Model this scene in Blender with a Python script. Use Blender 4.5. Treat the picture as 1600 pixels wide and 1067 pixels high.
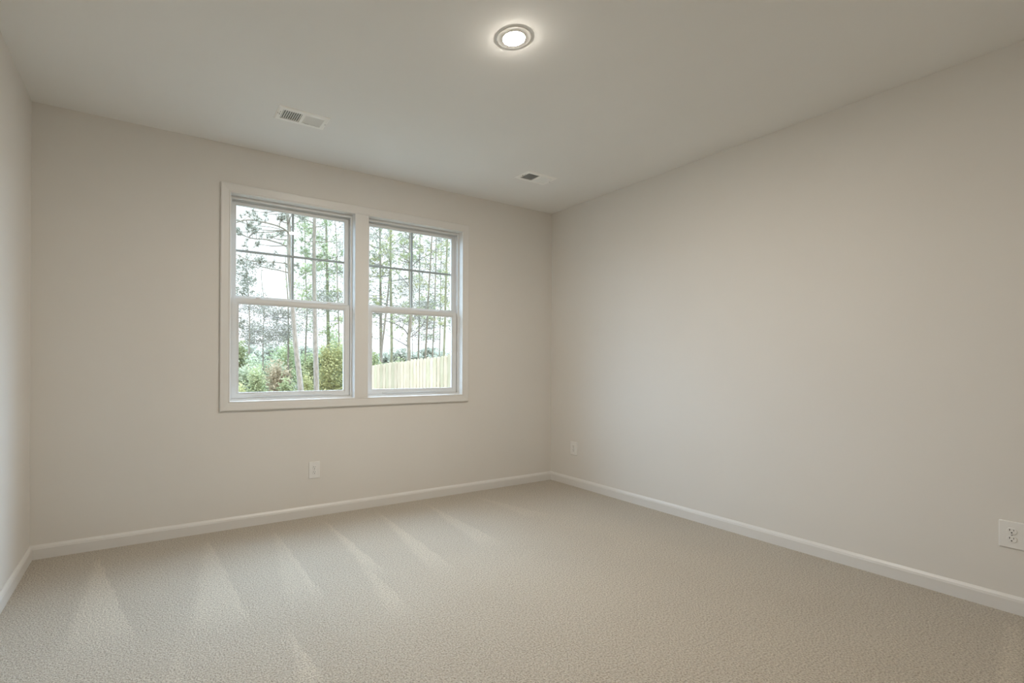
import bpy, bmesh, math, random
import numpy as np
from mathutils import Vector, Matrix

for o in list(bpy.data.objects): bpy.data.objects.remove(o)
scene = bpy.context.scene
COL = scene.collection

# ------------------------------------------------------------------ camera
CAM = Vector((-3.565, -3.8147, 1.1812)); YAW = 0.5436; ROLL = 0.0049
F_PX, CX, CY = 772.57, 698.22, 569.09
cd = bpy.data.cameras.new('camera'); cam = bpy.data.objects.new('camera', cd); COL.objects.link(cam)
cd.sensor_width = 36; cd.lens = F_PX / 1600 * 36
cd.shift_x = (800 - CX) / 1600; cd.shift_y = (CY - 533.5) / 1600
cd.clip_start = .02; cd.clip_end = 500
cam.matrix_world = Matrix.Translation(CAM) @ Matrix.Rotation(-YAW, 4, 'Z') @ Matrix.Rotation(math.pi/2, 4, 'X') @ Matrix.Rotation(ROLL, 4, 'Z')
scene.camera = cam

# ------------------------------------------------------------------ world, exposure
SKY_LOW, SKY_HIGH = 2.0, 8.0      # dull towards the horizon, brighter overhead, brightest in glows added to light the room
world = bpy.data.worlds.new('overcast_sky'); scene.world = world; world.use_nodes = True
wn = world.node_tree; wn.nodes.clear()
wo = wn.nodes.new('ShaderNodeOutputWorld'); wb = wn.nodes.new('ShaderNodeBackground')
wtc = wn.nodes.new('ShaderNodeTexCoord'); wns = wn.nodes.new('ShaderNodeTexNoise'); wr = wn.nodes.new('ShaderNodeValToRGB')
wns.inputs['Scale'].default_value = 3.0; wns.inputs['Detail'].default_value = 4
wr.color_ramp.elements[0].color = (.82, .86, .93, 1); wr.color_ramp.elements[1].color = (.92, .95, 1.0, 1)
wr.color_ramp.elements[0].position = .35; wr.color_ramp.elements[1].position = .65
wn.links.new(wtc.outputs['Generated'], wns.inputs['Vector']); wn.links.new(wns.outputs['Fac'], wr.inputs['Fac'])

wcm = wn.nodes.new('ShaderNodeMixRGB'); wcm.inputs[2].default_value = (.56, .76, 1.0, 1)      # bluer inside the added glows
wn.links.new(wr.outputs['Color'], wcm.inputs[1]); wn.links.new(wcm.outputs[0], wb.inputs['Color']); 
wsep = wn.nodes.new('ShaderNodeSeparateXYZ'); wn.links.new(wtc.outputs['Generated'], wsep.inputs[0])
wmr = wn.nodes.new('ShaderNodeMapRange'); wmr.interpolation_type = 'SMOOTHSTEP'
for i, v in ((1, .30), (2, .66), (3, SKY_LOW), (4, SKY_HIGH)): wmr.inputs[i].default_value = v
wn.links.new(wsep.outputs[2], wmr.inputs[0])
glow = None      # sky glows added to light the room: (towards, cosines where it fades in and peaks, strength)
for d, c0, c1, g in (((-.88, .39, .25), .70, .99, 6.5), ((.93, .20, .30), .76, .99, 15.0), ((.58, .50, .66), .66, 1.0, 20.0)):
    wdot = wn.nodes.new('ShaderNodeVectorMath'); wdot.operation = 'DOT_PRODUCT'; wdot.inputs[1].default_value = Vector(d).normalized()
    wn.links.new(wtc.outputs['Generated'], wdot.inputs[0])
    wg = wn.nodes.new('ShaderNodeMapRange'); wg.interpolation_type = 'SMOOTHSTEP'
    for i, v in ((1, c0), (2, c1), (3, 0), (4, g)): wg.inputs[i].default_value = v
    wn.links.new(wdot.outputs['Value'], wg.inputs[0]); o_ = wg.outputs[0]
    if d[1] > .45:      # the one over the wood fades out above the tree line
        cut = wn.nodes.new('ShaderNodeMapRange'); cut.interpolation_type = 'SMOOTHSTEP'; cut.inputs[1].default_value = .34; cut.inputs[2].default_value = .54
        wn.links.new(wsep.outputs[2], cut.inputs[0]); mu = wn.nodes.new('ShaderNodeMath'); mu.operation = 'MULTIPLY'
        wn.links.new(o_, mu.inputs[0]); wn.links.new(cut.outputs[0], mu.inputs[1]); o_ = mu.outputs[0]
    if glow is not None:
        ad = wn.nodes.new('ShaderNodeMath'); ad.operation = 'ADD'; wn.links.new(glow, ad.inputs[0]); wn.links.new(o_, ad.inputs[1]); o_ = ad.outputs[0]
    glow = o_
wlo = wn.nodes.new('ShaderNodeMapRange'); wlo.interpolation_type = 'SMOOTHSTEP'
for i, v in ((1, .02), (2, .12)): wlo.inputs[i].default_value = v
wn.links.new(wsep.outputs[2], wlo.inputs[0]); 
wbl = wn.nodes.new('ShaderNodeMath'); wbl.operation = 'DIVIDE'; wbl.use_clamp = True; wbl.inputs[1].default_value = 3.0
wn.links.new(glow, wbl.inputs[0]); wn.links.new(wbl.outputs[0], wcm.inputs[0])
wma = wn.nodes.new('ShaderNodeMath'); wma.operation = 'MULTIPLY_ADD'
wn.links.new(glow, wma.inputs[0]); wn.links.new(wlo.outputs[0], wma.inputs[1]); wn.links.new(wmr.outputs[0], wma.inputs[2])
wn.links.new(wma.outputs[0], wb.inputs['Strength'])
wn.links.new(wb.outputs[0], wo.inputs['Surface'])
scene.view_settings.view_transform = 'Standard'; scene.view_settings.look = 'None'
scene.view_settings.exposure = 0.0; scene.view_settings.gamma = 1.0; scene.view_settings.use_curve_mapping = False
scene.cycles.max_bounces = 10; scene.cycles.diffuse_bounces = 10; scene.cycles.transparent_max_bounces = 16
LAMP = 1600.0      # radiance of the lens of the ceiling light

ROOM_W, ROOM_D, ROOM_H = 4.1666, 4.35, 2.74

# ------------------------------------------------------------------ helpers
def link_obj(name, me, m=None, parent=None):
    o = bpy.data.objects.new(name, me); COL.objects.link(o)
    if m is not None:
        for mm in (m if isinstance(m, (list, tuple)) else [m]): me.materials.append(mm)
    if parent is not None: o.parent = parent
    return o
def obj(name, bm, m=None, parent=None, smooth=False):
    me = bpy.data.meshes.new(name); bmesh.ops.recalc_face_normals(bm, faces=bm.faces[:])
    if smooth:
        for f in bm.faces: f.smooth = True
    bm.to_mesh(me); bm.free()
    return link_obj(name, me, m, parent)
def tag(o, label=None, cat=None, group=None, kind=None):
    if label: o['label'] = label
    if cat: o['category'] = cat
    if group: o['group'] = group
    if kind: o['kind'] = kind
    return o
def empty(name, loc=(0, 0, 0), rotz=0):
    o = bpy.data.objects.new(name, None); COL.objects.link(o); o.location = loc; o.rotation_euler = (0, 0, rotz)
    o.empty_display_size = .1
    return o
def box(bm, x0, x1, y0, y1, z0, z1, M=None):
    vs = [bm.verts.new(Vector(p)) for p in ((x0,y0,z0),(x1,y0,z0),(x1,y1,z0),(x0,y1,z0),(x0,y0,z1),(x1,y0,z1),(x1,y1,z1),(x0,y1,z1))]
    if M is not None:
        for v in vs: v.co = M @ v.co
    for f in ((0,3,2,1),(4,5,6,7),(0,1,5,4),(1,2,6,5),(2,3,7,6),(3,0,4,7)): bm.faces.new([vs[i] for i in f])
    return vs
def bevel(bm, w, seg=2):
    bmesh.ops.bevel(bm, geom=bm.edges[:], offset=w, segments=seg, affect='EDGES', profile=.6, clamp_overlap=True)
def lathe(bm, prof, n=48, M=None):
    """revolve (radius, z) pairs about z"""
    rings = []
    for r, z in prof:
        if r < 1e-6: rings.append([bm.verts.new((0, 0, z))])
        else: rings.append([bm.verts.new((r*math.cos(2*math.pi*k/n), r*math.sin(2*math.pi*k/n), z)) for k in range(n)])
    for a, b in zip(rings, rings[1:]):
        for k in range(n):
            l = (k+1) % n
            if len(a) == 1: bm.faces.new([a[0], b[k], b[l]])
            elif len(b) == 1: bm.faces.new([a[k], b[0], a[l]])
            else: bm.faces.new([a[k], b[k], b[l], a[l]])
    if M is not None:
        for R in rings:
            for v in R: v.co = M @ v.co

# ------------------------------------------------------------------ materials
def mat(name, col, rough=.6, spec=.3, metal=0):
    m = bpy.data.materials.new(name); m.use_nodes = True
    b = m.node_tree.nodes['Principled BSDF']
    b.inputs['Base Color'].default_value = (*col, 1); b.inputs['Roughness'].default_value = rough
    b.inputs['Specular IOR Level'].default_value = spec; b.inputs['Metallic'].default_value = metal
    return m
def noisy(name, c0, c1, scale, rough=.7, spec=.2, bump=0, bscale=None, dist=.002, detail=3, lo=.35, hi=.65, stretch=None, rand=0.0):
    m = mat(name, c0, rough, spec); nt = m.node_tree; b = nt.nodes['Principled BSDF']
    tc = nt.nodes.new('ShaderNodeTexCoord'); src = tc.outputs['Object']
    if stretch:
        mp = nt.nodes.new('ShaderNodeMapping'); mp.inputs['Scale'].default_value = stretch
        nt.links.new(src, mp.inputs['Vector']); src = mp.outputs['Vector']
    n = nt.nodes.new('ShaderNodeTexNoise'); n.inputs['Scale'].default_value = scale; n.inputs['Detail'].default_value = detail
    nt.links.new(src, n.inputs['Vector'])
    r = nt.nodes.new('ShaderNodeValToRGB'); r.color_ramp.elements[0].position = lo; r.color_ramp.elements[1].position = hi
    r.color_ramp.elements[0].color = (*c0, 1); r.color_ramp.elements[1].color = (*c1, 1)
    nt.links.new(n.outputs['Fac'], r.inputs['Fac']); nt.links.new(r.outputs['Color'], b.inputs['Base Color'])
    if bump:
        n2 = nt.nodes.new('ShaderNodeTexNoise'); n2.inputs['Scale'].default_value = bscale or scale; n2.inputs['Detail'].default_value = 3
        bp = nt.nodes.new('ShaderNodeBump'); bp.inputs['Strength'].default_value = bump; bp.inputs['Distance'].default_value = dist
        nt.links.new(src, n2.inputs['Vector']); nt.links.new(n2.outputs['Fac'], bp.inputs['Height']); nt.links.new(bp.outputs[0], b.inputs['Normal'])
    return m
M_WALL = noisy('wall_paint', (.695, .67, .63), (.71, .685, .645), 1.3, .75, .15, .12, 160, .0015)
M_CEIL = noisy('ceiling_paint', (.80, .795, .775), (.82, .815, .795), 1.1, .85, .1, .12, 120, .0015)
M_TRIM = mat('white_trim_paint', (.70, .685, .66), .38, .4)
M_VINYL = mat('white_vinyl', (.70, .705, .70), .35, .4)
M_GRILLE = mat('backlit_grey_grille', (.40, .42, .43), .5, .3)  # white grille, its dimness against the sky put into the colour
M_PLASTIC = mat('white_plastic', (.76, .75, .73), .35, .45)
M_DARK = mat('dark_slot', (.03, .03, .03), .7, .1)
M_STEEL = mat('painted_steel', (.90, .89, .86), .4, .4)
M_DUCT = mat('galvanised_duct', (.22, .23, .23), .5, .4, .3)
M_SCREW = mat('screw_metal', (.45, .44, .42), .35, .5, .8)

def glass_mat():
    m = bpy.data.materials.new('window_glass'); m.use_nodes = True; nt = m.node_tree; nt.nodes.clear()
    o = nt.nodes.new('ShaderNodeOutputMaterial'); mx = nt.nodes.new('ShaderNodeMixShader')
    t = nt.nodes.new('ShaderNodeBsdfTransparent'); t.inputs[0].default_value = (.965, .98, .975, 1)
    g = nt.nodes.new('ShaderNodeBsdfGlossy'); g.inputs['Roughness'].default_value = .0
    lw = nt.nodes.new('ShaderNodeLayerWeight'); lw.inputs['Blend'].default_value = .5      # Schlick reflectance, the same from both sides of the sheet
    pw = nt.nodes.new('ShaderNodeMath'); pw.operation = 'POWER'; pw.inputs[1].default_value = 5.0
    f = nt.nodes.new('ShaderNodeMath'); f.operation = 'MULTIPLY_ADD'; f.inputs[1].default_value = .96; f.inputs[2].default_value = .04
    nt.links.new(lw.outputs['Facing'], pw.inputs[0]); nt.links.new(pw.outputs[0], f.inputs[0])
    nt.links.new(f.outputs[0], mx.inputs[0]); nt.links.new(t.outputs[0], mx.inputs[1]); nt.links.new(g.outputs[0], mx.inputs[2])
    nt.links.new(mx.outputs[0], o.inputs['Surface'])
    return m
M_GLASS = glass_mat()
def lens_mat():
    m = bpy.data.materials.new('lit_lens'); m.use_nodes = True; nt = m.node_tree; nt.nodes.clear()
    o = nt.nodes.new('ShaderNodeOutputMaterial'); e = nt.nodes.new('ShaderNodeEmission')
    e.inputs['Color'].default_value = (1, .925, .82, 1); e.inputs['Strength'].default_value = LAMP
    nt.links.new(e.outputs[0], o.inputs['Surface']); return m
M_LENS = lens_mat()

def carpet_mat():
    """cut pile carpet: flecked beige yarn, tuft relief, and strokes where the vacuum laid the pile the other way"""
    m = mat('cut_pile_carpet', (.5, .45, .4), .95, .05); nt = m.node_tree; L = nt.links; N = nt.nodes
    b = N['Principled BSDF']; b.inputs['Sheen Weight'].default_value = .25; b.inputs['Sheen Roughness'].default_value = .6
    tc = N.new('ShaderNodeTexCoord')
    def noise(scale, detail=2, rough=.5):
        n = N.new('ShaderNodeTexNoise'); n.inputs['Scale'].default_value = scale; n.inputs['Detail'].default_value = detail
        n.inputs['Roughness'].default_value = rough
        L.new(tc.outputs['Object'], n.inputs['Vector']); return n.outputs['Fac']
    def math_(op, a, b_=None, c=None, clamp=False):
        n = N.new('ShaderNodeMath'); n.operation = op; n.use_clamp = clamp
        for i, v in enumerate((a, b_, c)):
            if v is None: continue
            if isinstance(v, (int, float)): n.inputs[i].default_value = v
            else: L.new(v, n.inputs[i])
        return n.outputs[0]
    def smooth(v, lo, hi):
        n = N.new('ShaderNodeMapRange'); n.interpolation_type = 'SMOOTHSTEP'; L.new(v, n.inputs[0])
        n.inputs[1].default_value = lo; n.inputs[2].default_value = hi; return n.outputs[0]
    fleck = noise(130, 3, .7)
    ramp = N.new('ShaderNodeValToRGB'); e = ramp.color_ramp.elements
    e[0].position = .36; e[0].color = (.27, .225, .175, 1); e[1].position = .63; e[1].color = (.62, .555, .46, 1)
    k = e.new(.48); k.color = (.46, .405, .325, 1)
    L.new(fleck, ramp.inputs['Fac'])
    sep = N.new('ShaderNodeSeparateXYZ'); L.new(tc.outputs['Object'], sep.inputs[0])
    wob = math_('MULTIPLY_ADD', noise(9, 2), .05, -.025)
    X = math_('ADD', sep.outputs[0], wob); Y = sep.outputs[1]
    total = None
    # (apex x, apex y, far-left x, far-right x, far y, weight): wedges left by the vacuum head, pointing to the window wall
    strokes = [(-3.83,-.12,-3.86,-3.60,-1.38,.9), (-3.22,-.10,-3.42,-3.16,-1.45,.7), (-3.20,-.55,-3.22,-3.16,-1.45,.8),
               (-2.80,-.12,-3.00,-2.82,-1.45,.5), (-2.80,-.12,-2.86,-2.80,-1.42,.9), (-2.43,-.10,-2.50,-2.40,-1.28,.9),
               (-2.46,-.85,-2.60,-2.48,-1.75,.6), (-1.99,-.06,-2.19,-2.04,-1.44,.7), (-1.99,-.06,-2.09,-2.03,-1.3,.5),
               (-1.55,-.10,-1.72,-1.55,-1.25,.6), (-1.06,-.14,-1.04,-.84,-.95,.4), (-3.03,-1.55,-3.08,-3.00,-2.05,.8),
               (-3.45,-1.45,-3.62,-3.45,-2.2,.4)]
    for ax, ay, l, r, fy, w in strokes:
        t = math_('DIVIDE', math_('SUBTRACT', Y, ay), fy - ay)                     # 0 at apex, 1 at the far end
        cl = math_('MULTIPLY_ADD', t, l-ax, ax-.008); cr = math_('MULTIPLY_ADD', t, r-ax, ax+.008)
        a = smooth(math_('SUBTRACT', X, cl), -.015, .04); c = smooth(math_('SUBTRACT', cr, X), -.006, .012)
        f1 = smooth(t, 0, .12); f2 = math_('SUBTRACT', 1, smooth(t, .75, 1.05))
        v = math_('MULTIPLY', math_('MULTIPLY', a, c), math_('MULTIPLY', f1, f2)); v = math_('MULTIPLY', v, w)
        total = v if total is None else math_('MAXIMUM', total, v)
    # straight stroke of the last pass by the right wall
    off = math_('ABSOLUTE', math_('ADD', math_('MULTIPLY_ADD', X, -.16, 3.1924), Y))
    band = math_('SUBTRACT', 1, smooth(off, .012, .04)); reach = math_('MULTIPLY', smooth(X, -1.1, -.7), math_('SUBTRACT', 1, smooth(X, -.25, -.10)))
    total = math_('MAXIMUM', total, math_('MULTIPLY', math_('MULTIPLY', band, reach), .6))
    patch = noise(1.6, 3)
    gain = math_('MULTIPLY_ADD', total, .20, 1.0); gain = math_('ADD', gain, math_('MULTIPLY_ADD', patch, .16, -.08))
    mul = N.new('ShaderNodeVectorMath'); mul.operation = 'SCALE'; L.new(ramp.outputs['Color'], mul.inputs[0]); L.new(gain, mul.inputs['Scale'])
    L.new(mul.outputs[0], b.inputs['Base Color'])
    vor = N.new('ShaderNodeTexVoronoi'); vor.inputs['Scale'].default_value = 170; L.new(tc.outputs['Object'], vor.inputs['Vector'])
    h = math_('ADD', math_('MULTIPLY', noise(75, 4, .7), 1.0), math_('MULTIPLY', vor.outputs['Distance'], -.5))
    bp = N.new('ShaderNodeBump'); bp.inputs['Strength'].default_value = .8; bp.inputs['Distance'].default_value = .012
    L.new(h, bp.inputs['Height']); L.new(bp.outputs[0], b.inputs['Normal'])
    return m
M_CARPET = carpet_mat()

# ------------------------------------------------------------------ room shell
W_X = [(-3.066, -2.137), (-2.020, -1.102)]      # clear openings of the two windows
W_Z = (.908, 2.395)
TH = .15
def struct(name, bm, m, label=None, **k): 
    o = obj(name, bm, m, **k); o['kind'] = 'structure'
    return o
bm = bmesh.new(); box(bm, -ROOM_W-TH, TH, -ROOM_D-TH, TH, -.2, 0); struct('floor', bm, M_CARPET)
bm = bmesh.new(); box(bm, -ROOM_W-TH, TH, -ROOM_D-TH, TH, ROOM_H, ROOM_H+.2)
ceil = struct('ceiling', bm, M_CEIL)
bm = bmesh.new(); box(bm, 0, TH, -ROOM_D, TH, 0, ROOM_H); struct('wall_right', bm, M_WALL)
bm = bmesh.new(); box(bm, -ROOM_W-TH, -ROOM_W, -ROOM_D, TH, 0, ROOM_H); struct('wall_left', bm, M_WALL)
bm = bmesh.new(); box(bm, -ROOM_W-TH, TH, -ROOM_D-TH, -ROOM_D, 0, ROOM_H); struct('wall_front', bm, M_WALL)
bm = bmesh.new()      # window wall, one mesh with a rough opening round each window
xs = [-ROOM_W, W_X[0][0]-.012, W_X[0][1]+.012, W_X[1][0]-.012, W_X[1][1]+.012, 0]; zs = [0, W_Z[0]-.012, W_Z[1]+.012, ROOM_H]
grid = {}
for j, y in enumerate((0, TH)):
    for i, x in enumerate(xs):
        for k, z in enumerate(zs): grid[i, k, j] = bm.verts.new((x, y, z))
hole = {(1, 1), (3, 1)}
for i in range(5):
    for k in range(3):
        if (i, k) in hole:
            for a, b in (((i,k),(i+1,k)),((i+1,k),(i+1,k+1)),((i+1,k+1),(i,k+1)),((i,k+1),(i,k))):
                bm.faces.new([grid[a+(0,)], grid[b+(0,)], grid[b+(1,)], grid[a+(1,)]])
        else:
            for j in (0, 1): bm.faces.new([grid[i,k,j], grid[i+1,k,j], grid[i+1,k+1,j], grid[i,k+1,j]])
struct('wall_back', bm, M_WALL)

# baseboards: a profiled strip swept along each wall and mitred at the corners
def base_profile():   # (distance from wall, height)
    return [(0, 0), (.0145, 0), (.0145, .060), (.0125, .066), (.0115, .071), (.0085, .0755), (.005, .081), (.0035, .0835), (0, .0835)]
def baseboard(name, a, b, inward, ma, mb):
    """a->b along the wall; inward = unit vector into the room; ma/mb: +1 where the end is mitred into an inner corner"""
    bm = bmesh.new(); a, b, n = Vector(a), Vector(b), Vector(inward); d = (b-a).normalized(); rings = []
    for p, sgn, mm in ((a, 1, ma), (b, -1, mb)):
        rings.append([bm.verts.new(p + n*q + Vector((0, 0, h)) + d*sgn*q*mm) for q, h in base_profile()])
    k = len(rings[0])
    for i in range(k): bm.faces.new([rings[0][i], rings[0][(i+1) % k], rings[1][(i+1) % k], rings[1][i]])
    bm.faces.new(rings[0]); bm.faces.new(rings[1][::-1])
    return struct(name, bm, M_TRIM)
baseboard('baseboard_back', (-ROOM_W, 0, 0), (0, 0, 0), (0, -1, 0), 1, 1)
baseboard('baseboard_right', (0, 0, 0), (0, -ROOM_D, 0), (-1, 0, 0), 1, 1)
baseboard('baseboard_front', (0, -ROOM_D, 0), (-ROOM_W, -ROOM_D, 0), (0, 1, 0), 1, 1)
baseboard('baseboard_left', (-ROOM_W, -ROOM_D, 0), (-ROOM_W, 0, 0), (1, 0, 0), 1, 1)

# ------------------------------------------------------------------ window casing (one mitred picture frame with a mullion board)
def casing():
    bm = bmesh.new()
    x0, x1, z0, z1 = W_X[0][0], W_X[1][1], W_Z[0], W_Z[1]; w = .0665
    prof = [(0, 0), (0, .011), (.003, .0135), (.009, .0135), (.012, .012), (.016, .0135), (.045, .0165), (.056, .018), (.0635, .018), (w, .0155), (w, 0)]  # (out from opening, thickness)
    path = [(x0, z0, -1, -1), (x1, z0, 1, -1), (x1, z1, 1, 1), (x0, z1, -1, 1)]
    rings = [[bm.verts.new((px+sx*u, -t, pz+sz*u)) for u, t in prof] for px, pz, sx, sz in path]
    k = len(prof)
    for a in range(4):
        A, B = rings[a], rings[(a+1) % 4]
        for i in range(k): bm.faces.new([A[i], A[(i+1) % k], B[(i+1) % k], B[i]])
    m0, m1 = W_X[0][1], W_X[1][0]; mid = (m0+m1)/2; hw = (m1-m0)/2
    pr = [(-hw, 0), (-hw, .011), (-hw+.003, .0132), (hw-.003, .0132), (hw, .011), (hw, 0)]
    A = [bm.verts.new((mid+u, -t, z0+.0003)) for u, t in pr]; B = [bm.verts.new((mid+u, -t, z1-.0003)) for u, t in pr]
    for i in range(len(pr)): bm.faces.new([A[i], A[(i+1) % len(pr)], B[(i+1) % len(pr)], B[i]])
    bm.faces.new(A); bm.faces.new(B[::-1])
    return struct('trim_1', bm, M_TRIM)
casing()

def rect_frame(bm, x0, x1, z0, z1, y0, y1, l, r, b, t, bev=.0025):
    """mitred rectangular frame, member widths l r b t, depth y0..y1"""
    o = [(x0, z0), (x1, z0), (x1, z1), (x0, z1)]; i = [(x0+l, z0+b), (x1-r, z0+b), (x1-r, z1-t), (x0+l, z1-t)]
    V = {}
    for j, y in enumerate((y0, y1)):
        for n, ring in enumerate((o, i)):
            for q, (x, z) in enumerate(ring): V[j, n, q] = bm.verts.new((x, y, z))
    for q in range(4):
        p = (q+1) % 4
        for j in (0, 1): bm.faces.new([V[j,0,q], V[j,0,p], V[j,1,p], V[j,1,q]])
        for n in (0, 1): bm.faces.new([V[0,n,q], V[0,n,p], V[1,n,p], V[1,n,q]])
    if bev: bmesh.ops.bevel(bm, geom=[e for e in bm.edges if abs(e.verts[0].co.y - e.verts[1].co.y) < 1e-6 and (abs(e.verts[0].co.x-e.verts[1].co.x) < 1e-6 or abs(e.verts[0].co.z-e.verts[1].co.z) < 1e-6)], offset=bev, segments=2, affect='EDGES')

def make_window(name, x0, x1):
    t = empty(name, ((x0+x1)/2, .05, W_Z[0])); t['kind'] = 'structure'
    z0, z1 = W_Z; off = Vector((-(x0+x1)/2, -.05, -z0))
    def part(nm, bm, m, parent=None):
        if parent is None:
            for v in bm.verts: v.co += off
            return obj(nm, bm, m, t)
        for v in bm.verts: v.co += off
        return obj(nm, bm, m, parent)
    bm = bmesh.new(); rect_frame(bm, x0-.0115, x1+.0115, z0-.0115, z1+.0115, -.0005, .052, .0115, .0115, .0115, .0115, 0)
    part('jamb_lining', bm, M_TRIM)
    # vinyl main frame: front lip, track and outer stop
    bm = bmesh.new()
    rect_frame(bm, x0-.0115, x1+.0115, z0-.0115, z1+.0115, .052, .060, .0275, .0275, .026, .0335, .0015)
    rect_frame(bm, x0-.0115, x1+.0115, z0-.0115, z1+.0115, .060, .150, .0195, .0195, .0195, .0225, 0)
    rect_frame(bm, x0+.008, x1-.008, z0+.008, z1-.011, .0935, .0975, .010, .010, .010, .012, 0)
    rect_frame(bm, x0+.008, x1-.008, z0+.008, z1-.011, .130, .150, .014, .014, .014, .014, 0)
    part('window_frame', bm, M_VINYL)
    zm = 1.660
    # lower sash, nearer the room
    bm = bmesh.new(); lx0, lx1, lz0 = x0+.014, x1-.014, z0+.012
    rect_frame(bm, lx0, lx1, lz0, zm, .064, .092, .050, .047, .044, .040, .004)
    rect_frame(bm, lx0+.046, lx1-.043, lz0+.040, zm-.036, .0665, .0895, .008, .008, .008, .008, .003)
    ls = part('lower_sash', bm, M_VINYL)
    bm = bmesh.new(); box(bm, lx0+.05, lx1-.047, .0775, .0785, lz0+.044, zm-.04); part('glass_pane', bm, M_GLASS, ls)
    bm = bmesh.new()      # finger lift along the bottom rail
    box(bm, (x0+x1)/2-.30, (x0+x1)/2+.30, .0575, .064, lz0+.016, lz0+.021); bevel(bm, .0015); part('lift_rail', bm, M_VINYL, ls)
    for s in (-.27, .27):      # latches on top of the meeting rail
        bm = bmesh.new(); c = (x0+x1)/2+s*1.0
        box(bm, c-.026, c+.026, .066, .086, zm-.001, zm+.005); bevel(bm, .002)
        box(bm, c-.008, c+.020, .0635, .072, zm+.005, zm+.011)
        part('sash_latch', bm, M_VINYL, ls)
    # upper sash, further out
    bm = bmesh.new(); ux0, ux1, uz1 = x0+.014, x1-.014, z1-.014
    rect_frame(bm, ux0, ux1, zm-.032, uz1, .0995, .128, .038, .038, .053, .034, .004)
    us = part('upper_sash', bm, M_VINYL)
    gx0, gx1, gz0, gz1 = ux0+.038, ux1-.038, zm+.021, uz1-.034
    bm = bmesh.new(); box(bm, gx0, gx1, .1080, .1088, gz0, gz1); box(bm, gx0, gx1, .1212, .1220, gz0, gz1); part('glass_pane', bm, M_GLASS, us)
    xm, zz = (gx0+gx1)/2, (gz0+gz1)/2      # grille between the two sheets
    bm = bmesh.new(); box(bm, xm-.0085, xm+.0085, .1118, .1178, gz0-.002, gz1+.002); box(bm, gx0-.002, gx1+.002, .1115, .1181, zz-.0085, zz+.0085)
    part('muntin_grille', bm, M_GRILLE, us)
    return t
make_window('window_1', *W_X[0]); make_window('window_2', *W_X[1])

# ------------------------------------------------------------------ ceiling light: surface mounted disc with a sloped rim
lamp = empty('ceiling_light', (-2.078, -1.958, ROOM_H))
tag(lamp, 'round white disc ceiling light, lit, in the middle of the ceiling', 'ceiling light')
bm = bmesh.new(); lathe(bm, [(.081, 0), (.081, -.0010), (.0795, -.0026), (.070, -.0036), (.0575, -.0048), (.0560, -.0060), (.0545, -.0063), (.0525, -.0063), (.0515, -.0058), (.0515, 0)], 96)
obj('trim_ring', bm, M_STEEL, lamp)
bm = bmesh.new(); lathe(bm, [(.0515, -.0058), (.0505, -.0071), (.044, -.0085), (.030, -.0096), (.015, -.0101), (0, -.0102)], 64)
obj('lens', bm, M_LENS, lamp, True)

# ------------------------------------------------------------------ ceiling registers
def make_register():
    t = empty('ceiling_vent')
    w, d, gw, gd = .314, .176, .254, .112           # face plate and grille area
    bm = bmesh.new()
    # plate ring with a stepped edge
    o = [(-w/2, -d/2), (w/2, -d/2), (w/2, d/2), (-w/2, d/2)]; mid = [(x*.955, y*.92) for x, y in o]; i = [(-gw/2, -gd/2), (gw/2, -gd/2), (gw/2, gd/2), (-gw/2, gd/2)]
    R = [[bm.verts.new((x, y, z)) for x, y in ring] for ring, z in ((o, 0), (o, -.003), (mid, -.0075), (i, -.0075), (i, 0))]
    for A, B in zip(R, R[1:]):
        for q in range(4): bm.faces.new([A[q], A[(q+1) % 4], B[(q+1) % 4], B[q]])
    box(bm, -.009, .009, -gd/2, gd/2, -.0075, -.001)     # centre bar
    obj('face_plate', bm, M_STEEL, t)
    n = 9; pitch = (gw/2-.009)/n
    for side in (-1, 1):
        bm = bmesh.new()
        for k in range(n):
            cx = side*.009 + side*(k+.5)*pitch
            M = Matrix.Translation((cx, 0, -.0045)) @ Matrix.Rotation(math.radians(38*side), 4, 'Y')
            box(bm, -.0065, .0065, -gd/2, gd/2, -.0005, .0005, M)
        o_ = obj('louvre_bank', bm, M_STEEL, t)
    bm = bmesh.new()
    box(bm, -gw/2, gw/2, -gd/2, gd/2, -.0001, -.0004)    # dark boot seen behind the louvres
    obj('duct_opening', bm, M_DUCT, t)
    bm = bmesh.new(); box(bm, -.1395, -.1365, -.028, .016, -.0079, -.0073); obj('lever_slot', bm, M_DARK, t)
    bm = bmesh.new(); box(bm, -.1392, -.1368, -.020, -.004, -.0115, -.0075); obj('damper_lever', bm, M_STEEL, t)
    for s in (-1, 1):
        bm = bmesh.new(); lathe(bm, [(.0038, -.0074), (.0036, -.0088), (.002, -.0094), (0, -.0095)], 14, Matrix.Translation((s*.147 if s > 0 else -.1485, 0, 0)))
        obj('screw', bm, M_SCREW, t, True)
    return t
def copy_tree(o, parent=None):
    c = o.copy(); COL.objects.link(c); c.parent = parent
    for ch in [q for q in bpy.data.objects if q.parent == o]: copy_tree(ch, c)
    return c
v1 = make_register(); v1.location = (-2.735, -.652, ROOM_H)
v2 = copy_tree(v1); v2.location = (-.800, -.667, ROOM_H)
tag(v1, 'white louvred ceiling vent above the left window, nearer the camera', 'ceiling vent', 'ceiling air vents')
tag(v2, 'small white ceiling vent near the corner where back and right walls meet', 'ceiling vent', 'ceiling air vents')

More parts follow.
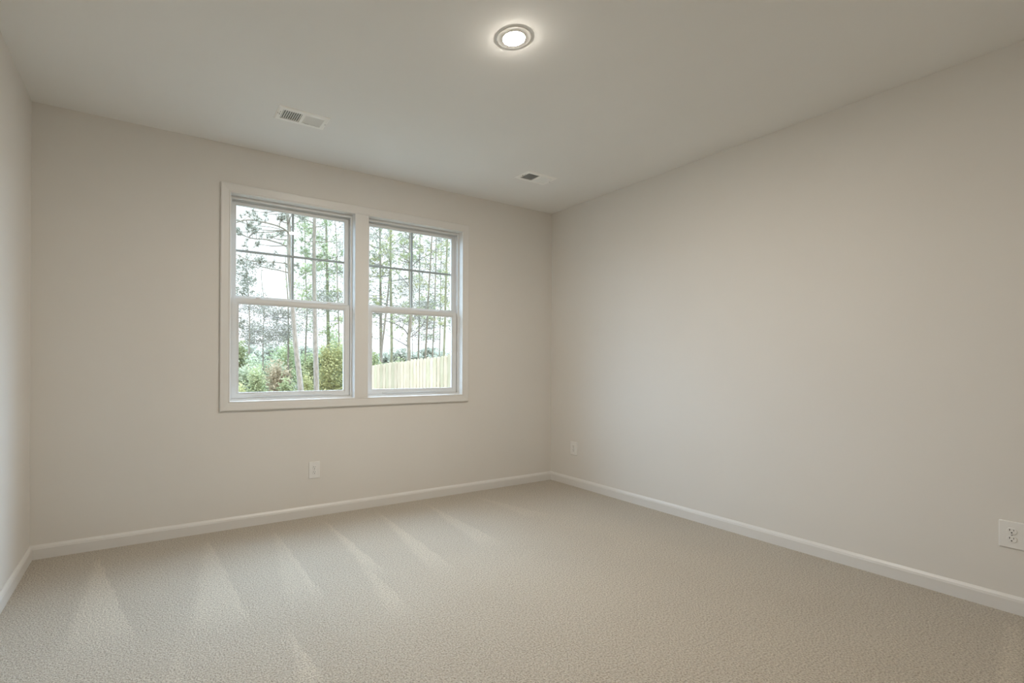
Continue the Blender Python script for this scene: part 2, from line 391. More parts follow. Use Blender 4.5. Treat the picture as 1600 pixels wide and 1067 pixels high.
# ------------------------------------------------------------------ duplex outlets
def make_outlet():
    """built facing -y, centred on its plate"""
    t = empty('wall_outlet'); w, h = .0875, .130
    bm = bmesh.new(); box(bm, -w/2, w/2, -.0065, 0, -h/2, h/2)
    bmesh.ops.bevel(bm, geom=[e for e in bm.edges if any(v.co.y < -.005 for v in e.verts)], offset=.0045, segments=3, affect='EDGES', profile=.5)
    obj('cover_plate', bm, M_PLASTIC, t)
    for s in (-1, 1):
        bm = bmesh.new(); zc = s*.0195; pts = []
        for k in range(28):
            a = 2*math.pi*k/28; x = .0172*math.cos(a); z = .0172*math.sin(a); z = max(-.0145, min(.0145, z)); pts.append((x, z+zc))
        A = [bm.verts.new((x, -.006, z)) for x, z in pts]; B = [bm.verts.new((x, -.0088, z)) for x, z in pts]; C_ = [bm.verts.new((x*.94, -.0095, zc+(z-zc)*.94)) for x, z in pts]
        for P, Q in ((A, B), (B, C_)):
            for k in range(28): bm.faces.new([P[k], P[(k+1) % 28], Q[(k+1) % 28], Q[k]])
        bm.faces.new(C_)
        r = obj('receptacle', bm, M_PLASTIC, t)
        bm = bmesh.new()
        box(bm, -.0077, -.0053, -.0098, -.0094, zc+.0005, zc+.0095); box(bm, .0055, .0077, -.0098, -.0094, zc+.0015, zc+.0085)
        M = Matrix.Translation((0, -.0094, zc-.0075)) @ Matrix.Rotation(math.pi/2, 4, 'X'); lathe(bm, [(.0029, 0), (.0029, .0004), (0, .0004)], 14, M)
        obj('socket_slots', bm, M_DARK, r)
    bm = bmesh.new(); M = Matrix.Translation((0, -.0062, 0)) @ Matrix.Rotation(math.pi/2, 4, 'X'); lathe(bm, [(.0034, 0), (.0032, .0012), (0, .0015)], 16, M)
    obj('screw', bm, M_SCREW, t, True)
    return t
o1 = make_outlet(); o1.location = (-2.4575, 0, .358)
o2 = copy_tree(o1); o2.location = (0, -.326, .366); o2.rotation_euler = (0, 0, -math.pi/2)
o3 = copy_tree(o1); o3.location = (0, -3.187, .373); o3.rotation_euler = (0, 0, -math.pi/2)
for o, l in ((o1, 'white duplex outlet on the wall below the windows'), (o2, 'white duplex outlet on the right wall close to the far corner'),
             (o3, 'white duplex outlet on the right wall at the right edge, closest to the camera')):
    tag(o, l, 'outlet', 'white wall outlets')

# ================================================================== outside
rnd = random.Random(7)
c_, s_ = math.cos(YAW), math.sin(YAW)
def at(px, py, D):
    """the point seen at a photo pixel, D metres along the view axis"""
    u, v = (px-CX)/F_PX, (py-CY)/F_PX
    cr, sr = math.cos(ROLL), math.sin(ROLL); u, v = cr*u+sr*v, -sr*u+cr*v
    return CAM + D*Vector((c_*u + s_, -s_*u + c_, -v))
M_BARK_PALE = noisy('pale_pine_bark', (0.191, 0.170, 0.141), (0.305, 0.272, 0.230), 9, .9, .1, .5, 14, .02, stretch=(3, 3, .7))
M_BARK_GREY = noisy('grey_bark', (0.164, 0.145, 0.116), (0.265, 0.235, 0.183), 9, .9, .1, .5, 14, .02, stretch=(3, 3, .7))
M_BARK_MOSS = noisy('mossy_bark', (0.157, 0.162, 0.105), (0.252, 0.252, 0.168), 7, .9, .1, .5, 14, .02, stretch=(3, 3, .7))
M_TWIG = noisy('twig_bark', (.12, .11, .10), (.19, .175, .16), 12, .9, .1)
def leafmat(name, c0, c1, trans=.35):
    m = noisy(name, c0, c1, 2.2, .6, .2, lo=.3, hi=.7); nt = m.node_tree; b = nt.nodes['Principled BSDF']
    out = [n for n in nt.nodes if n.type == 'OUTPUT_MATERIAL'][0]
    t = nt.nodes.new('ShaderNodeBsdfTranslucent'); mx = nt.nodes.new('ShaderNodeMixShader'); mx.inputs[0].default_value = trans
    nt.links.new(b.inputs['Base Color'].links[0].from_socket, t.inputs['Color'])
    nt.links.new(b.outputs[0], mx.inputs[1]); nt.links.new(t.outputs[0], mx.inputs[2]); nt.links.new(mx.outputs[0], out.inputs['Surface'])
    return m
L_PINE = leafmat('pine_needles', (.18, .23, .12), (.31, .35, .20))
L_GREY = leafmat('grey_green_leaves', (.18, .185, .14), (.29, .285, .23))
L_YELLOW = leafmat('yellow_green_leaves', (.30, .31, .13), (.44, .43, .22))
L_GREEN = leafmat('fresh_green_leaves', (.26, .31, .15), (.42, .44, .26))
L_BLUE = leafmat('blue_green_leaves', (.31, .36, .23), (.46, .49, .36))
L_TAN = leafmat('dry_tan_leaves', (0.357, 0.302, 0.198), (0.477, 0.406, 0.288))
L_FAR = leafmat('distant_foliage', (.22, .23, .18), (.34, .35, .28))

class Geo:
    def __init__(s): s.v = []; s.f = []
    def tube(s, pts, rad, n=6):
        base = len(s.v); up = Vector((.3, .2, 1)).normalized()
        for i, p in enumerate(pts):
            d = (pts[min(i+1, len(pts)-1)] - pts[max(i-1, 0)]).normalized()
            a = d.cross(Vector((1, .13, 0)) if abs(d.z) > .8 else up).normalized(); b = d.cross(a)
            for k in range(n):
                t = 2*math.pi*k/n; s.v.append(p + (a*math.cos(t) + b*math.sin(t))*rad[i])
        for i in range(len(pts)-1):
            for k in range(n):
                l = (k+1) % n; s.f.append((base+i*n+k, base+i*n+l, base+(i+1)*n+l, base+(i+1)*n+k))
        s.f.append(tuple(base+(len(pts)-1)*n+k for k in range(n)))
    def tuft(s, p, r, n=20, d=None):
        """burst of pine needles"""
        for _ in range(n):
            q = Vector((rnd.gauss(0, 1), rnd.gauss(0, 1), rnd.gauss(.25, 1))).normalized()
            if d is not None: q = (q + d*.7).normalized()
            w = q.cross(Vector((rnd.gauss(0, 1), rnd.gauss(0, 1), rnd.gauss(0, 1)))).normalized()*r*.07
            b = len(s.v); e = p + q*r*rnd.uniform(.7, 1.1)
            s.v += [p-w, p+w, e]; s.f.append((b, b+1, b+2))
    def leaf(s, p, r):
        a = Vector((rnd.gauss(0, 1), rnd.gauss(0, 1), rnd.gauss(0, .6))).normalized(); b_ = a.cross(Vector((rnd.gauss(0, 1), rnd.gauss(0, 1), rnd.gauss(0, 1)))).normalized()
        b = len(s.v); s.v += [p-a*r, p+b_*r*.55, p+a*r, p-b_*r*.55]; s.f.append((b, b+1, b+2, b+3))
    def build(s, name, m, parent, smooth=False):
        me = bpy.data.meshes.new(name); me.from_pydata([tuple(v) for v in s.v], [], s.f)
        if smooth: me.polygons.foreach_set('use_smooth', [True]*len(me.polygons))
        me.update()
        return link_obj(name, me, m, parent)
def lerp_path(pts, t):
    """point at fraction t of a polyline"""
    L = [(b-a).length for a, b in zip(pts, pts[1:])]; x = t*sum(L)
    for (a, b), l in zip(zip(pts, pts[1:]), L):
        if x <= l: return a.lerp(b, x/l)
        x -= l
    return pts[-1].copy()
def fine(pts, n=6):
    """Catmull-Rom through the points"""
    P = [pts[0]*2-pts[1]] + list(pts) + [pts[-1]*2-pts[-2]]; out = []
    for i in range(1, len(P)-2):
        for k in range(n):
            t = k/n; a, b, c, d = P[i-1:i+3]
            out.append(.5*((2*b) + (c-a)*t + (2*a-5*b+4*c-d)*t*t + (3*b-a-3*c+d)*t**3))
    out.append(pts[-1]); return out
GROUND = -1.6
def twigs(bg, fg, path, r0, kind, size, dens, tw_len):
    """side twigs with foliage along a branch path"""
    n = max(2, int(dens*sum((b-a).length for a, b in zip(path, path[1:]))))
    for i in range(n):
        t = rnd.uniform(.25, 1); p = lerp_path(path, t)
        d = Vector((rnd.gauss(0, 1), rnd.gauss(0, 1), rnd.gauss(.3, .6))).normalized(); l = tw_len*rnd.uniform(.5, 1.2)
        m_ = p + d*l*.5 + Vector((0, 0, rnd.uniform(-.04, .04))); e = p + d*l + Vector((0, 0, rnd.uniform(0, .1)*l))
        bg.tube([p, m_, e], [r0*.35, r0*.25, r0*.12], 3)
        for _ in range(3):
            b0 = p.lerp(e, rnd.uniform(.2, .9)); d2 = (d + Vector((rnd.gauss(0, .7), rnd.gauss(0, .7), rnd.gauss(.2, .5)))).normalized()*l*rnd.uniform(.5, 1.1)
            bg.tube([b0, b0+d2*.55+Vector((0, 0, .02)), b0+d2], [r0*.18, r0*.13, r0*.08], 3)
        if kind == 'needle':
            for q in (e, m_.lerp(e, .5)):
                if rnd.random() < .9: fg.tuft(q, size*rnd.uniform(.7, 1.2), 16, d)
        elif kind == 'leaf':
            for _ in range(10): fg.leaf(p.lerp(e, rnd.uniform(.3, 1.1)) + Vector((rnd.gauss(0, size*1.5), rnd.gauss(0, size*1.5), rnd.gauss(0, size*1.3))), size*rnd.uniform(.35, .8))
def tree(name, label, trunk, D, w, bark, leafm, kind='needle', explicit=(), n_br=14, z_rng=(3, 10), br_len=2.0, size=.16, dens=4.0,
         top=13.0, cat='tree', group=None, clumps=(), tw=.45, seed=None, lean_in=None):
    """trunk: photo pixels bottom to top at view depth D; w: width in pixels at the foot of the view"""
    global rnd
    rnd = random.Random(seed if seed is not None else int(trunk[0][0]*13))
    pts = [at(x, y, D) for x, y in trunk]; r = w/F_PX*D/2
    d0 = (pts[0]-pts[1]).normalized(); foot = pts[0] + d0*((pts[0].z-GROUND)/max(.3, -d0.z)); foot = pts[0].lerp(foot, 1); foot.x = pts[0].x + (foot.x-pts[0].x)*.4; foot.y = pts[0].y + (foot.y-pts[0].y)*.4
    d1 = (pts[-1]-pts[-2]).normalized(); tip = pts[-1] + Vector((d1.x*.5, d1.y*.5, 1))*(max(1.0, top-pts[-1].z))
    P = fine([foot] + pts + [pts[-1].lerp(tip, .5), tip], 5)
    base = Vector((foot.x, foot.y, GROUND)); root = empty(name, base)
    loc = lambda p: p-base
    zr = tip.z-GROUND
    g = Geo(); rad = [r*(1.12 - .8*max(0,(p.z-GROUND)/zr)**1.1) * (1 + .5*math.exp(-(p.z-GROUND)*2.2)) * rnd.uniform(.96, 1.04) for p in P]
    rad[0] *= 1.1
    g.tube([loc(p) for p in P], rad, 10); g.build('trunk', bark, root, True)
    bg, fg = Geo(), Geo()
    for path, wpx in explicit:                      # the limbs one can follow in the photo
        q = [at(x, y, D + dd) for x, y, dd in path]; q = fine(q, 4); r0 = wpx/F_PX*D/2
        q = [loc(p) for p in q]
        bg.tube(q, [r0*(1-.6*i/len(q)) for i in range(len(q))], 5); twigs(bg, fg, q, r0, kind, size, dens, tw)
    for i in range(n_br):
        z = rnd.uniform(*z_rng); k = min(range(len(P)), key=lambda j: abs(P[j].z-z)); p = P[k] if 0 < k < len(P)-1 else P[len(P)//2]
        p = loc(p + (P[min(k+1, len(P)-1)]-p)*rnd.random()*.9); a = rnd.uniform(0, 2*math.pi); L = br_len*rnd.uniform(.5, 1.15)
        h = Vector((math.cos(a), math.sin(a), 0)); rise = rnd.uniform(-.1, .5); bend = rnd.uniform(-.3, .3); sd = Vector((-h.y, h.x, 0))
        q = [p, p+h*L*.3+Vector((0, 0, rise*L*.25))+sd*bend*L*.1, p+h*L*.65+Vector((0, 0, rise*L*.42))+sd*bend*L*.3, p+h*L+Vector((0, 0, rise*L*.75))+sd*bend*L*.4]
        q = fine(q, 3); r0 = max(.012, r*.22)*rnd.uniform(.7, 1.1)
        bg.tube(q, [r0*(1-.7*j/len(q)) for j in range(len(q))], 4); twigs(bg, fg, q, r0, kind, size, dens, tw)
    for (cx, cy, rp, n) in clumps:                  # foliage masses
        c = loc(at(cx, cy, D + rnd.uniform(-.4, .4))); R = rp/F_PX*D
        # a limb carrying the clump
        k = min(range(len(P)), key=lambda j: (loc(P[j])-c).length + (2 if loc(P[j]).z > c.z else 0)); s0 = loc(P[k])
        bg.tube(fine([s0, s0.lerp(c, .55)+Vector((0, 0, -.05)), c], 3), [.02]*4 + [.012]*3, 4)
        for _ in range(n):
            p = c + Vector((rnd.gauss(0, .5), rnd.gauss(0, .5), rnd.gauss(0, .45)))*R
            if kind == 'needle':
                fg.tuft(p, size*rnd.uniform(.7, 1.2), 16); 
                if rnd.random() < .35: bg.tube([c.lerp(p, .3), p], [.008, .004], 3)
            else:
                for _ in range(5): fg.leaf(p + Vector((rnd.gauss(0, size), rnd.gauss(0, size), rnd.gauss(0, size))), size*rnd.uniform(.6, 1.1))
    if bg.v: bg.build('branches', M_TWIG if bark != M_BARK_PALE else M_BARK_GREY, root, True)
    if fg.v: fg.build('foliage', leafm, root)
    tag(root, label, cat, group or 'trees in the wood behind the house'); return root
def shrub(label, px, D, wpx, ytop, leafm, n=900, size=.07, ground=None, name='shrub', cat='shrub', group=None, airy=.0, stems=7, seed=None):
    """bush of many stems whose crown spans wpx pixels and reaches up to row ytop"""
    global rnd
    rnd = random.Random(seed if seed is not None else int(px*7+D))
    topz = at(px, ytop, D).z; c = at(px, 600, D); gz = GROUND if ground is None else ground
    root = empty(name, (c.x, c.y, gz)); H = topz-gz; R = wpx/F_PX*D/2
    bg, fg = Geo(), Geo(); lobes = []
    for i in range(stems):
        a = rnd.uniform(0, 2*math.pi); rr = R*rnd.uniform(.15, .8); e = Vector((math.cos(a)*rr, math.sin(a)*rr, H*rnd.uniform(.45, .86)))
        m_ = Vector((e.x*.35+rnd.gauss(0, .05), e.y*.35, e.z*.5)); q = fine([Vector((rnd.gauss(0, .05), rnd.gauss(0, .05), 0)), m_, e], 4)
        r0 = .012+.006*H; bg.tube(q, [r0*(1-.75*j/len(q)) for j in range(len(q))], 4); lobes.append((e, q))
        for _ in range(3):
            b0 = lerp_path(q, rnd.uniform(.3, .95)); d = Vector((rnd.gauss(0, 1), rnd.gauss(0, 1), rnd.uniform(.2, 1.4))).normalized()*R*.45
            bg.tube([b0, b0+d*.5, b0+d], [r0*.4, r0*.25, r0*.1], 3)
    for i in range(n):
        e, q = lobes[rnd.randrange(len(lobes))]
        if rnd.random() < .72: p = e + Vector((rnd.gauss(0, .22)*R, rnd.gauss(0, .22)*R, rnd.gauss(0, .09)*H))
        else: p = Vector((rnd.gauss(0, .42)*R, rnd.gauss(0, .42)*R, H*rnd.uniform(.05, .75)))
        if p.z > H: p.z = H*rnd.uniform(.6, 1)
        if p.z < .02: p.z = .05
        for _ in range(3): fg.leaf(p + Vector((rnd.gauss(0, size), rnd.gauss(0, size), rnd.gauss(0, size))), size*rnd.uniform(.5, 1.15))
    bg.build('stems', M_TWIG, root, True); fg.build('foliage', leafm, root)
    tag(root, label, cat, group or 'bushes in the undergrowth'); return root

# ground falling away from the house
M_GROUND = noisy('leaf_litter', (.10, .085, .06), (.15, .13, .10), .8, .95, .05, .6, 5, .05)
def ground():
    bm = bmesh.new(); n = 44; vs = []; r = random.Random(3)
    xs_ = [-45 + 110*i/n for i in range(n+1)]; ys_ = [.3 + 110*(j/n)**1.5 for j in range(n+1)]
    for y in ys_:
        row = []
        for x in xs_:
            z = -.9 - .7*min(1, y/14) - max(0, y-30)*.05
            row.append(bm.verts.new((x, y, z + (r.gauss(0, .04) if y > 2 else 0))))
        vs.append(row)
    for j in range(n):
        for i in range(n): bm.faces.new([vs[j][i], vs[j][i+1], vs[j+1][i+1], vs[j+1][i]])
    o = obj('ground', bm, M_GROUND, None, True); o['kind'] = 'structure'
ground()

# ------------------------------------------------------------------ fence
M_PICKET = noisy('new_pine_boards', (.40, .335, .235), (.48, .41, .305), 3.5, .75, .15, .2, 30, .003, stretch=(5, 5, .8), lo=.3, hi=.7)
M_PICKET_B = noisy('greenish_pine_boards', (.36, .325, .215), (.43, .39, .275), 3.5, .75, .15, .2, 30, .003, stretch=(5, 5, .8), lo=.3, hi=.7)
def per_board(m):
    nt = m.node_tree; b = nt.nodes['Principled BSDF']; src = b.inputs['Base Color'].links[0].from_socket
    g = nt.nodes.new('ShaderNodeObjectInfo'); mr = nt.nodes.new('ShaderNodeMapRange'); mr.inputs[3].default_value = .80; mr.inputs[4].default_value = 1.08
    nt.links.new(g.outputs['Random'], mr.inputs[0]); v = nt.nodes.new('ShaderNodeVectorMath'); v.operation = 'SCALE'
    nt.links.new(src, v.inputs[0]); nt.links.new(mr.outputs[0], v.inputs['Scale']); nt.links.new(v.outputs[0], b.inputs['Base Color'])
per_board(M_PICKET); per_board(M_PICKET_B)
def fence():
    global rnd
    rnd = random.Random(11)
    R_, L_ = at(704, 554, 14.9), at(580, 571, 17.3)
    d = Vector((L_.x-R_.x, L_.y-R_.y, 0)); span = d.length; d.normalize(); nrm = Vector((-d.y, d.x, 0))
    if (Vector((CAM.x-R_.x, CAM.y-R_.y, 0))).dot(nrm) < 0: nrm = -nrm
    slope = (L_.z-R_.z)/span
    root = empty('wooden_fence', (R_.x, R_.y, GROUND+.2))
    tag(root, 'new pale wood privacy fence with dog-eared pickets, seen through the right window', 'fence')
    base = Vector(root.location); pitch = .146
    a0, a1 = -int(3.4/pitch), int((span+.55)/pitch)
    lt = lambda t: R_.z + slope*t
    M = Matrix(((d.x, -nrm.x, 0, 0), (d.y, -nrm.y, 0, 0), (0, 0, 1, 0), (0, 0, 0, 1)))   # x along fence, y away from camera side
    for i in range(a0, a1+1):
        t = i*pitch; ww = rnd.choice((.139, .137, .132, .126)) if t > 1.6 else rnd.choice((.130, .124, .127)); ww -= .012*(rnd.random() < .12)
        z1 = lt(t) + rnd.uniform(-.02, .02) - base.z; z0 = lt(t)-1.83-base.z; bm = bmesh.new(); mt = M_PICKET_B if rnd.random() < .3 else M_PICKET
        y = rnd.uniform(0, .004); lean = rnd.uniform(-.004, .004)
        sh = [(0, z0), (ww, z0), (ww+lean, z1-.045), (ww-.034+lean, z1), (.034+lean, z1), (lean, z1-.045)]
        A = [bm.verts.new(M @ Vector((t+x, y, z))) for x, z in sh]; B = [bm.verts.new(M @ Vector((t+x, y+.016, z))) for x, z in sh]
        bm.faces.new(A); bm.faces.new(B[::-1])
        for k in range(6): bm.faces.new([A[k], A[(k+1) % 6], B[(k+1) % 6], B[k]])
        obj('picket', bm, mt, root)
    for h in (.22, .95, 1.62):
        bm = bmesh.new(); t0, t1 = a0*pitch, (a1+1)*pitch
        vs = box(bm, 0, 1, .021, .059, 0, .089)
        for v in vs:
            t = t0 + v.co.x*(t1-t0); v.co = M @ Vector((t, v.co.y, v.co.z + lt(t)-1.83-base.z+h))
        obj('rail', bm, M_PICKET, root)
    t = a0*pitch+.3
    while t < (a1+1)*pitch:
        bm = bmesh.new(); box(bm, t, t+.09, .060, .150, GROUND-base.z+lt(t)*0, lt(t)-.08-base.z, M); obj('post', bm, M_PICKET_B, root); t += 2.3
fence()

# ------------------------------------------------------------------ trees beyond the left window
tree('pine_tree', 'pale leaning pine trunk with bare limbs reaching left, behind the left window grille', [(470, 612), (464.5, 560), (460.5, 520), (457.5, 480), (454, 440), (452, 400), (452, 360), (449, 335), (443, 318)], 18, 8.6,
     M_BARK_PALE, L_GREY, explicit=[([(452, 366, 0), (447, 360, -.2), (436.7, 354, -.5), (424, 350, -.8), (399, 344.6, -1.2), (382, 344, -1.4), (366, 349, -1.5)], 3.0),
     ([(452, 388, 0), (447, 385, .2), (437, 380, .4), (415, 374, .7), (399, 373, .9), (386, 370, 1.0), (366, 362, 1.2)], 3.0),
     ([(452, 414, 0), (449, 412.5, 0), (431, 409.7, -.3), (394, 407.8, -.8), (368, 397, -1.1)], 2.0),
     ([(453, 360, 0), (457, 352, 0), (470, 346, .3), (488, 345, .5)], 1.8), ([(446, 330, 0), (436, 322, -.2), (420, 316, -.3)], 2.2)],
     n_br=7, z_rng=(4.2, 8.5), br_len=2.2, size=.17, dens=5.5, tw=.5, clumps=[(390, 356, 8, 6), (375, 362, 7, 4), (394, 330, 6, 5), (414, 333, 4, 2), (436, 342, 7, 5), (440, 366, 6, 5), (402, 381, 7, 5), (420, 369, 7, 5), (448, 326, 6, 6)])
tree('pine_tree', 'straight pale pine trunk, the thickest in the left window, right of its vertical grille bar', [(494.5, 612), (493.5, 560), (492, 500), (491.3, 450), (490.8, 400), (491.5, 345), (492.5, 315)], 19, 7.9,
     M_BARK_PALE, L_PINE, n_br=10, z_rng=(4.4, 9), br_len=2.0, size=.17, dens=4.5, clumps=[(478, 355, 10, 8), (510, 350, 11, 9), (470, 375, 7, 5), (525, 375, 9, 7)])
tree('pine_tree', 'dark slender pine wrapped in green, near the right edge of the left window', [(514.5, 612), (513.5, 560), (512.5, 500), (511.5, 440), (510.5, 390), (509.5, 330)], 27, 5.6,
     M_BARK_MOSS, L_GREEN, kind='leaf', n_br=26, z_rng=(3, 11), br_len=2.2, size=.10, dens=5, clumps=[(524, 425, 14, 26), (503, 412, 12, 16), (520, 455, 12, 16), (514, 520, 12, 24), (530, 500, 12, 16), (482, 420, 10, 18), (475, 455, 12, 14)])
tree('young_tree', 'thin dark stem between leaning pine and left window edge, small grey leaves', [(449.5, 612), (450, 570), (450.5, 520), (450, 470), (447, 430)], 26, 3.2,
     M_BARK_GREY, L_GREY, kind='leaf', n_br=24, z_rng=(2.0, 4.0), br_len=2.0, size=.075, dens=5, top=5.5, clumps=[(448, 522, 12, 22), (440, 500, 12, 12)])
tree('young_tree', 'slim pale sapling left of centre in the lower left pane', [(410, 612), (411, 560), (411, 520), (413, 480), (409, 440)], 24, 2.0,
     M_BARK_GREY, L_GREY, kind='leaf', n_br=30, z_rng=(1.8, 3.7), br_len=2.0, size=.07, dens=6, top=4.4)
tree('young_tree', 'leafy sapling closest to the left edge of the left window', [(388, 612), (389, 560), (390, 510), (389, 470), (386, 440)], 22, 2.4,
     M_BARK_GREY, L_GREY, kind='leaf', n_br=32, z_rng=(1.8, 5.6), br_len=1.8, size=.075, dens=6, top=6.0, clumps=[(380, 455, 14, 28), (384, 430, 12, 22), (392, 440, 9, 12), (376, 410, 9, 14), (376, 505, 10, 22)])
tree('young_tree', 'small bushy tree filling the gap between the two pale trunks', [(478, 612), (477, 570), (478, 530), (480, 480), (478, 440)], 28, 2.6,
     M_BARK_GREY, L_PINE, kind='leaf', n_br=30, z_rng=(2.2, 9), br_len=2.0, size=.085, dens=5, top=11)
tree('young_tree', 'grey twiggy tree at the right edge of the left window', [(531, 612), (530, 560), (529, 500), (527, 440), (526, 380), (522, 330)], 25, 2.2,
     M_BARK_GREY, L_GREY, kind='leaf', n_br=40, z_rng=(3.0, 9.5), br_len=2.1, size=.075, dens=5, top=11)

# trees beyond the right window
RT = [
 ('pine_tree', 'dark straight trunk next to the left frame of the right window', [(595.5, 575), (595.3, 540), (595, 500), (594.5, 440), (594, 380), (593, 335)], 27, 5.0, M_BARK_GREY, L_PINE, 'needle', dict(n_br=20, clumps=[(584, 372, 9, 12), (588, 395, 12, 10), (583, 420, 8, 10), (592, 355, 10, 10), (580, 395, 7, 9), (592, 450, 8, 8), (583, 470, 7, 9)])),
 ('pine_tree', 'pale leaning trunk crossing the dark one in the right window', [(594.5, 575), (596.5, 545), (599.5, 520), (603, 490), (607, 450), (610, 410)], 25, 4.0, M_BARK_PALE, L_GREY, 'leaf', dict(n_br=16, size=.07, top=8)),
 ('pine_tree', 'mossy green trunk left of the grille bar in the right window', [(611.5, 572), (612, 540), (611.5, 500), (610.5, 440), (610, 380), (609, 335)], 24, 4.6, M_BARK_MOSS, L_YELLOW, 'needle', dict(n_br=12, clumps=[(611, 372, 7, 9), (610, 390, 8, 10), (604, 410, 9, 9), (614, 400, 8, 8), (596, 422, 10, 8), (594, 470, 8, 8), (610, 355, 7, 6), (600, 380, 7, 6)])),
 ('forked_tree', 'grey forking trunk in the middle of the lower right pane', [(639, 572), (639, 548), (638.5, 530), (641, 505), (641.5, 470), (640.5, 430), (641, 380), (641, 340)], 22, 6.2, M_BARK_GREY, L_GREEN, 'needle',
   dict(n_br=10, explicit=[([(638, 524, 0), (632, 515, -.2), (622, 508, -.4), (612, 504, -.5), (600, 500, -.6)], 2.0), ([(639, 528, 0), (648, 522, .2), (657, 512, .3), (665, 500, .4), (672, 488, .5)], 2.0),
     ([(638, 542, 0), (627, 535, .2), (614, 528, .5), (602, 522, .7)], 1.8), ([(641, 450, 0), (632, 438, 0), (622, 428, .2), (612, 420, .3)], 1.6), ([(641, 420, 0), (652, 408, 0), (666, 400, -.2), (684, 388, -.3)], 1.5),
     ([(641, 400, 0), (630, 388, 0), (618, 378, 0)], 1.4), ([(641, 380, 0), (650, 366, 0), (666, 352, .2)], 1.5)], clumps=[(629, 368, 8, 7), (634, 402, 9, 9), (646, 405, 7, 6), (624, 404, 8, 6), (626, 380, 6, 4), (648, 431, 6, 5)])),
 ('young_tree', 'hair-thin stem just right of the forking trunk', [(644.5, 572), (644.5, 545), (644, 520), (645, 480)], 28, 1.2, M_BARK_GREY, L_GREY, 'leaf', dict(n_br=14, size=.06, top=7, z_rng=(2, 6))),
 ('pine_tree', 'thin grey trunk first right of the forking tree', [(653.5, 572), (654, 540), (655, 500), (655.5, 440), (656, 380), (657, 340)], 30, 2.8, M_BARK_GREY, L_GREY, 'leaf', dict(n_br=26, size=.09)),
 ('pine_tree', 'grey trunk second right of the forking tree, slightly leaning right', [(664.5, 572), (665.3, 545), (667, 515), (669, 470), (672, 420), (675, 370), (677, 345)], 26, 3.3, M_BARK_GREY, L_PINE, 'needle', dict(n_br=16, clumps=[(672, 384, 8, 8), (668, 375, 7, 5), (664, 470, 8, 6)])),
 ('pine_tree', 'grey trunk third right of the forking tree', [(675.5, 572), (676.5, 540), (678.5, 500), (680, 450), (681, 400), (682, 350)], 29, 2.6, M_BARK_GREY, L_YELLOW, 'needle', dict(n_br=14, clumps=[(686, 387, 7, 8), (688, 396, 6, 6), (679, 462, 9, 8)])),
 ('pine_tree', 'thin trunk left of the yellow-green one at the right frame', [(686.5, 572), (687, 540), (688, 500), (688.5, 440), (690, 360)], 32, 1.9, M_BARK_GREY, L_GREY, 'leaf', dict(n_br=24, size=.09)),
 ('pine_tree', 'trunk with yellow-green needles at the right edge of the right window', [(693.5, 572), (694, 540), (695.5, 500), (696.5, 450), (698, 400), (699.5, 350)], 23, 4.0, M_BARK_MOSS, L_YELLOW, 'needle', dict(n_br=9, clumps=[(694, 445, 8, 10), (697, 410, 7, 8), (690, 505, 8, 8), (700, 380, 6, 6), (696, 430, 6, 6), (694, 470, 7, 7)])),
]
for nm, lb, tr, D, w, bk, lf, kd, kw in RT:
    a = dict(n_br=16, z_rng=(2.4, 9.8), br_len=2.2, size=.13 if kd == 'needle' else .075, dens=4.5); a.update(kw); a['n_br'] = int(a['n_br']*1.5)+4
    tree(nm, lb, tr, D, w, bk, lf, kind=kd, **a)

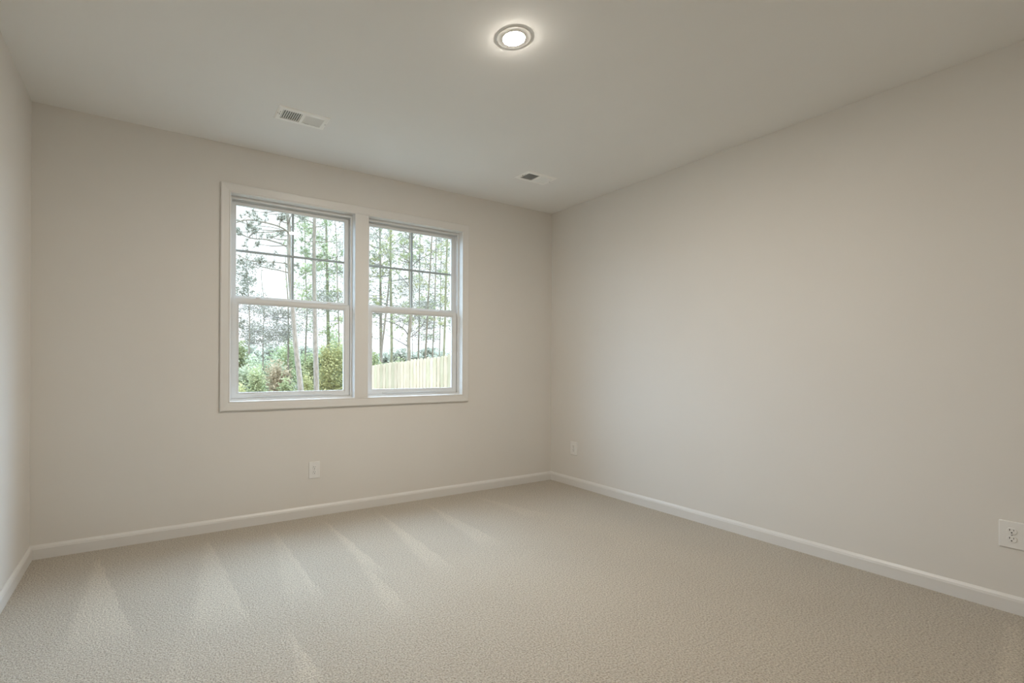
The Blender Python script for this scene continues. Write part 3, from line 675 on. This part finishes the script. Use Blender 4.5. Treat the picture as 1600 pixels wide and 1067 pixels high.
# ------------------------------------------------------------------ undergrowth
SH = [
 ('pale green airy bush in front of the slim pale sapling, low in the left window', 404, 19, 34, 572, L_GREEN, 900, .06),
 ('yellow-green bush low at the left edge of the left window', 374, 18, 26, 588, L_YELLOW, 500, .055),
 ('small yellow-green bush between leaning pine and straight pine', 481, 20, 22, 583, L_YELLOW, 500, .055),
 ('tall airy green bush behind the leaning pine, level with its bend', 452, 28, 34, 520, L_GREEN, 700, .085),
 ('green bush rising above the others right of the thick straight trunk', 527, 29, 36, 505, L_GREEN, 900, .085),
 ('blue-green shrub in the lower left corner of the left window', 382, 20, 50, 548, L_BLUE, 1500, .075),
 ('tall yellow-green bush at the left edge of the left window, above the blue-green shrub', 372, 24, 46, 532, L_GREEN, 1300, .08),
 ('pale green bush just right of the slim pale sapling', 420, 26, 56, 536, L_BLUE, 1600, .085),
 ('dry tan bush between the slim sapling and the leaning pine', 432, 22, 38, 562, L_TAN, 1000, .065),
 ('low green bush in front of the leaning pine foot', 447, 21, 34, 585, L_GREEN, 800, .06),
 ('olive bush between the two pale trunks', 480, 24, 40, 548, L_GREEN, 1500, .075),
 ('bright yellow-green bush right of the thick straight trunk', 519, 23, 46, 534, L_YELLOW, 1300, .07),
 ('green bush at the right edge of the left window', 538, 24, 38, 540, L_GREEN, 1500, .075),
 ('dark green undergrowth behind the tan bush', 455, 32, 60, 542, L_PINE, 1500, .10),
 ('dull green thicket behind the thick straight trunk', 498, 33, 64, 546, L_PINE, 1500, .10),
 ('olive bush peeking over the left end of the fence', 587, 23, 34, 545, L_GREEN, 1300, .07),
 ('low olive bush just above the fence top between the mossy and forking trunks', 622, 28, 40, 558, L_GREEN, 1100, .08),
]
for lb, px, D, w, yt, lf, n, sz in SH: shrub(lb, px, D, w, yt, lf, n, sz)
# hazy trees along the far edge of the wood
for i, (px, yt, w) in enumerate([(365, 536, 46), (392, 543, 44), (420, 538, 50), (448, 546, 40), (474, 540, 46), (500, 545, 40), (528, 538, 48), (574, 543, 42), (600, 547, 40), (624, 541, 30), (646, 552, 36), (668, 543, 34), (690, 548, 38), (712, 544, 36), (556, 548, 36)]):
    shrub('hazy grey-green tree on the far edge of the wood', px, 62+(i % 3)*5, w, yt, L_FAR, 1300, .24, ground=-3.2, name='distant_tree', cat='tree', group='distant hazy trees', stems=10, seed=100+i)
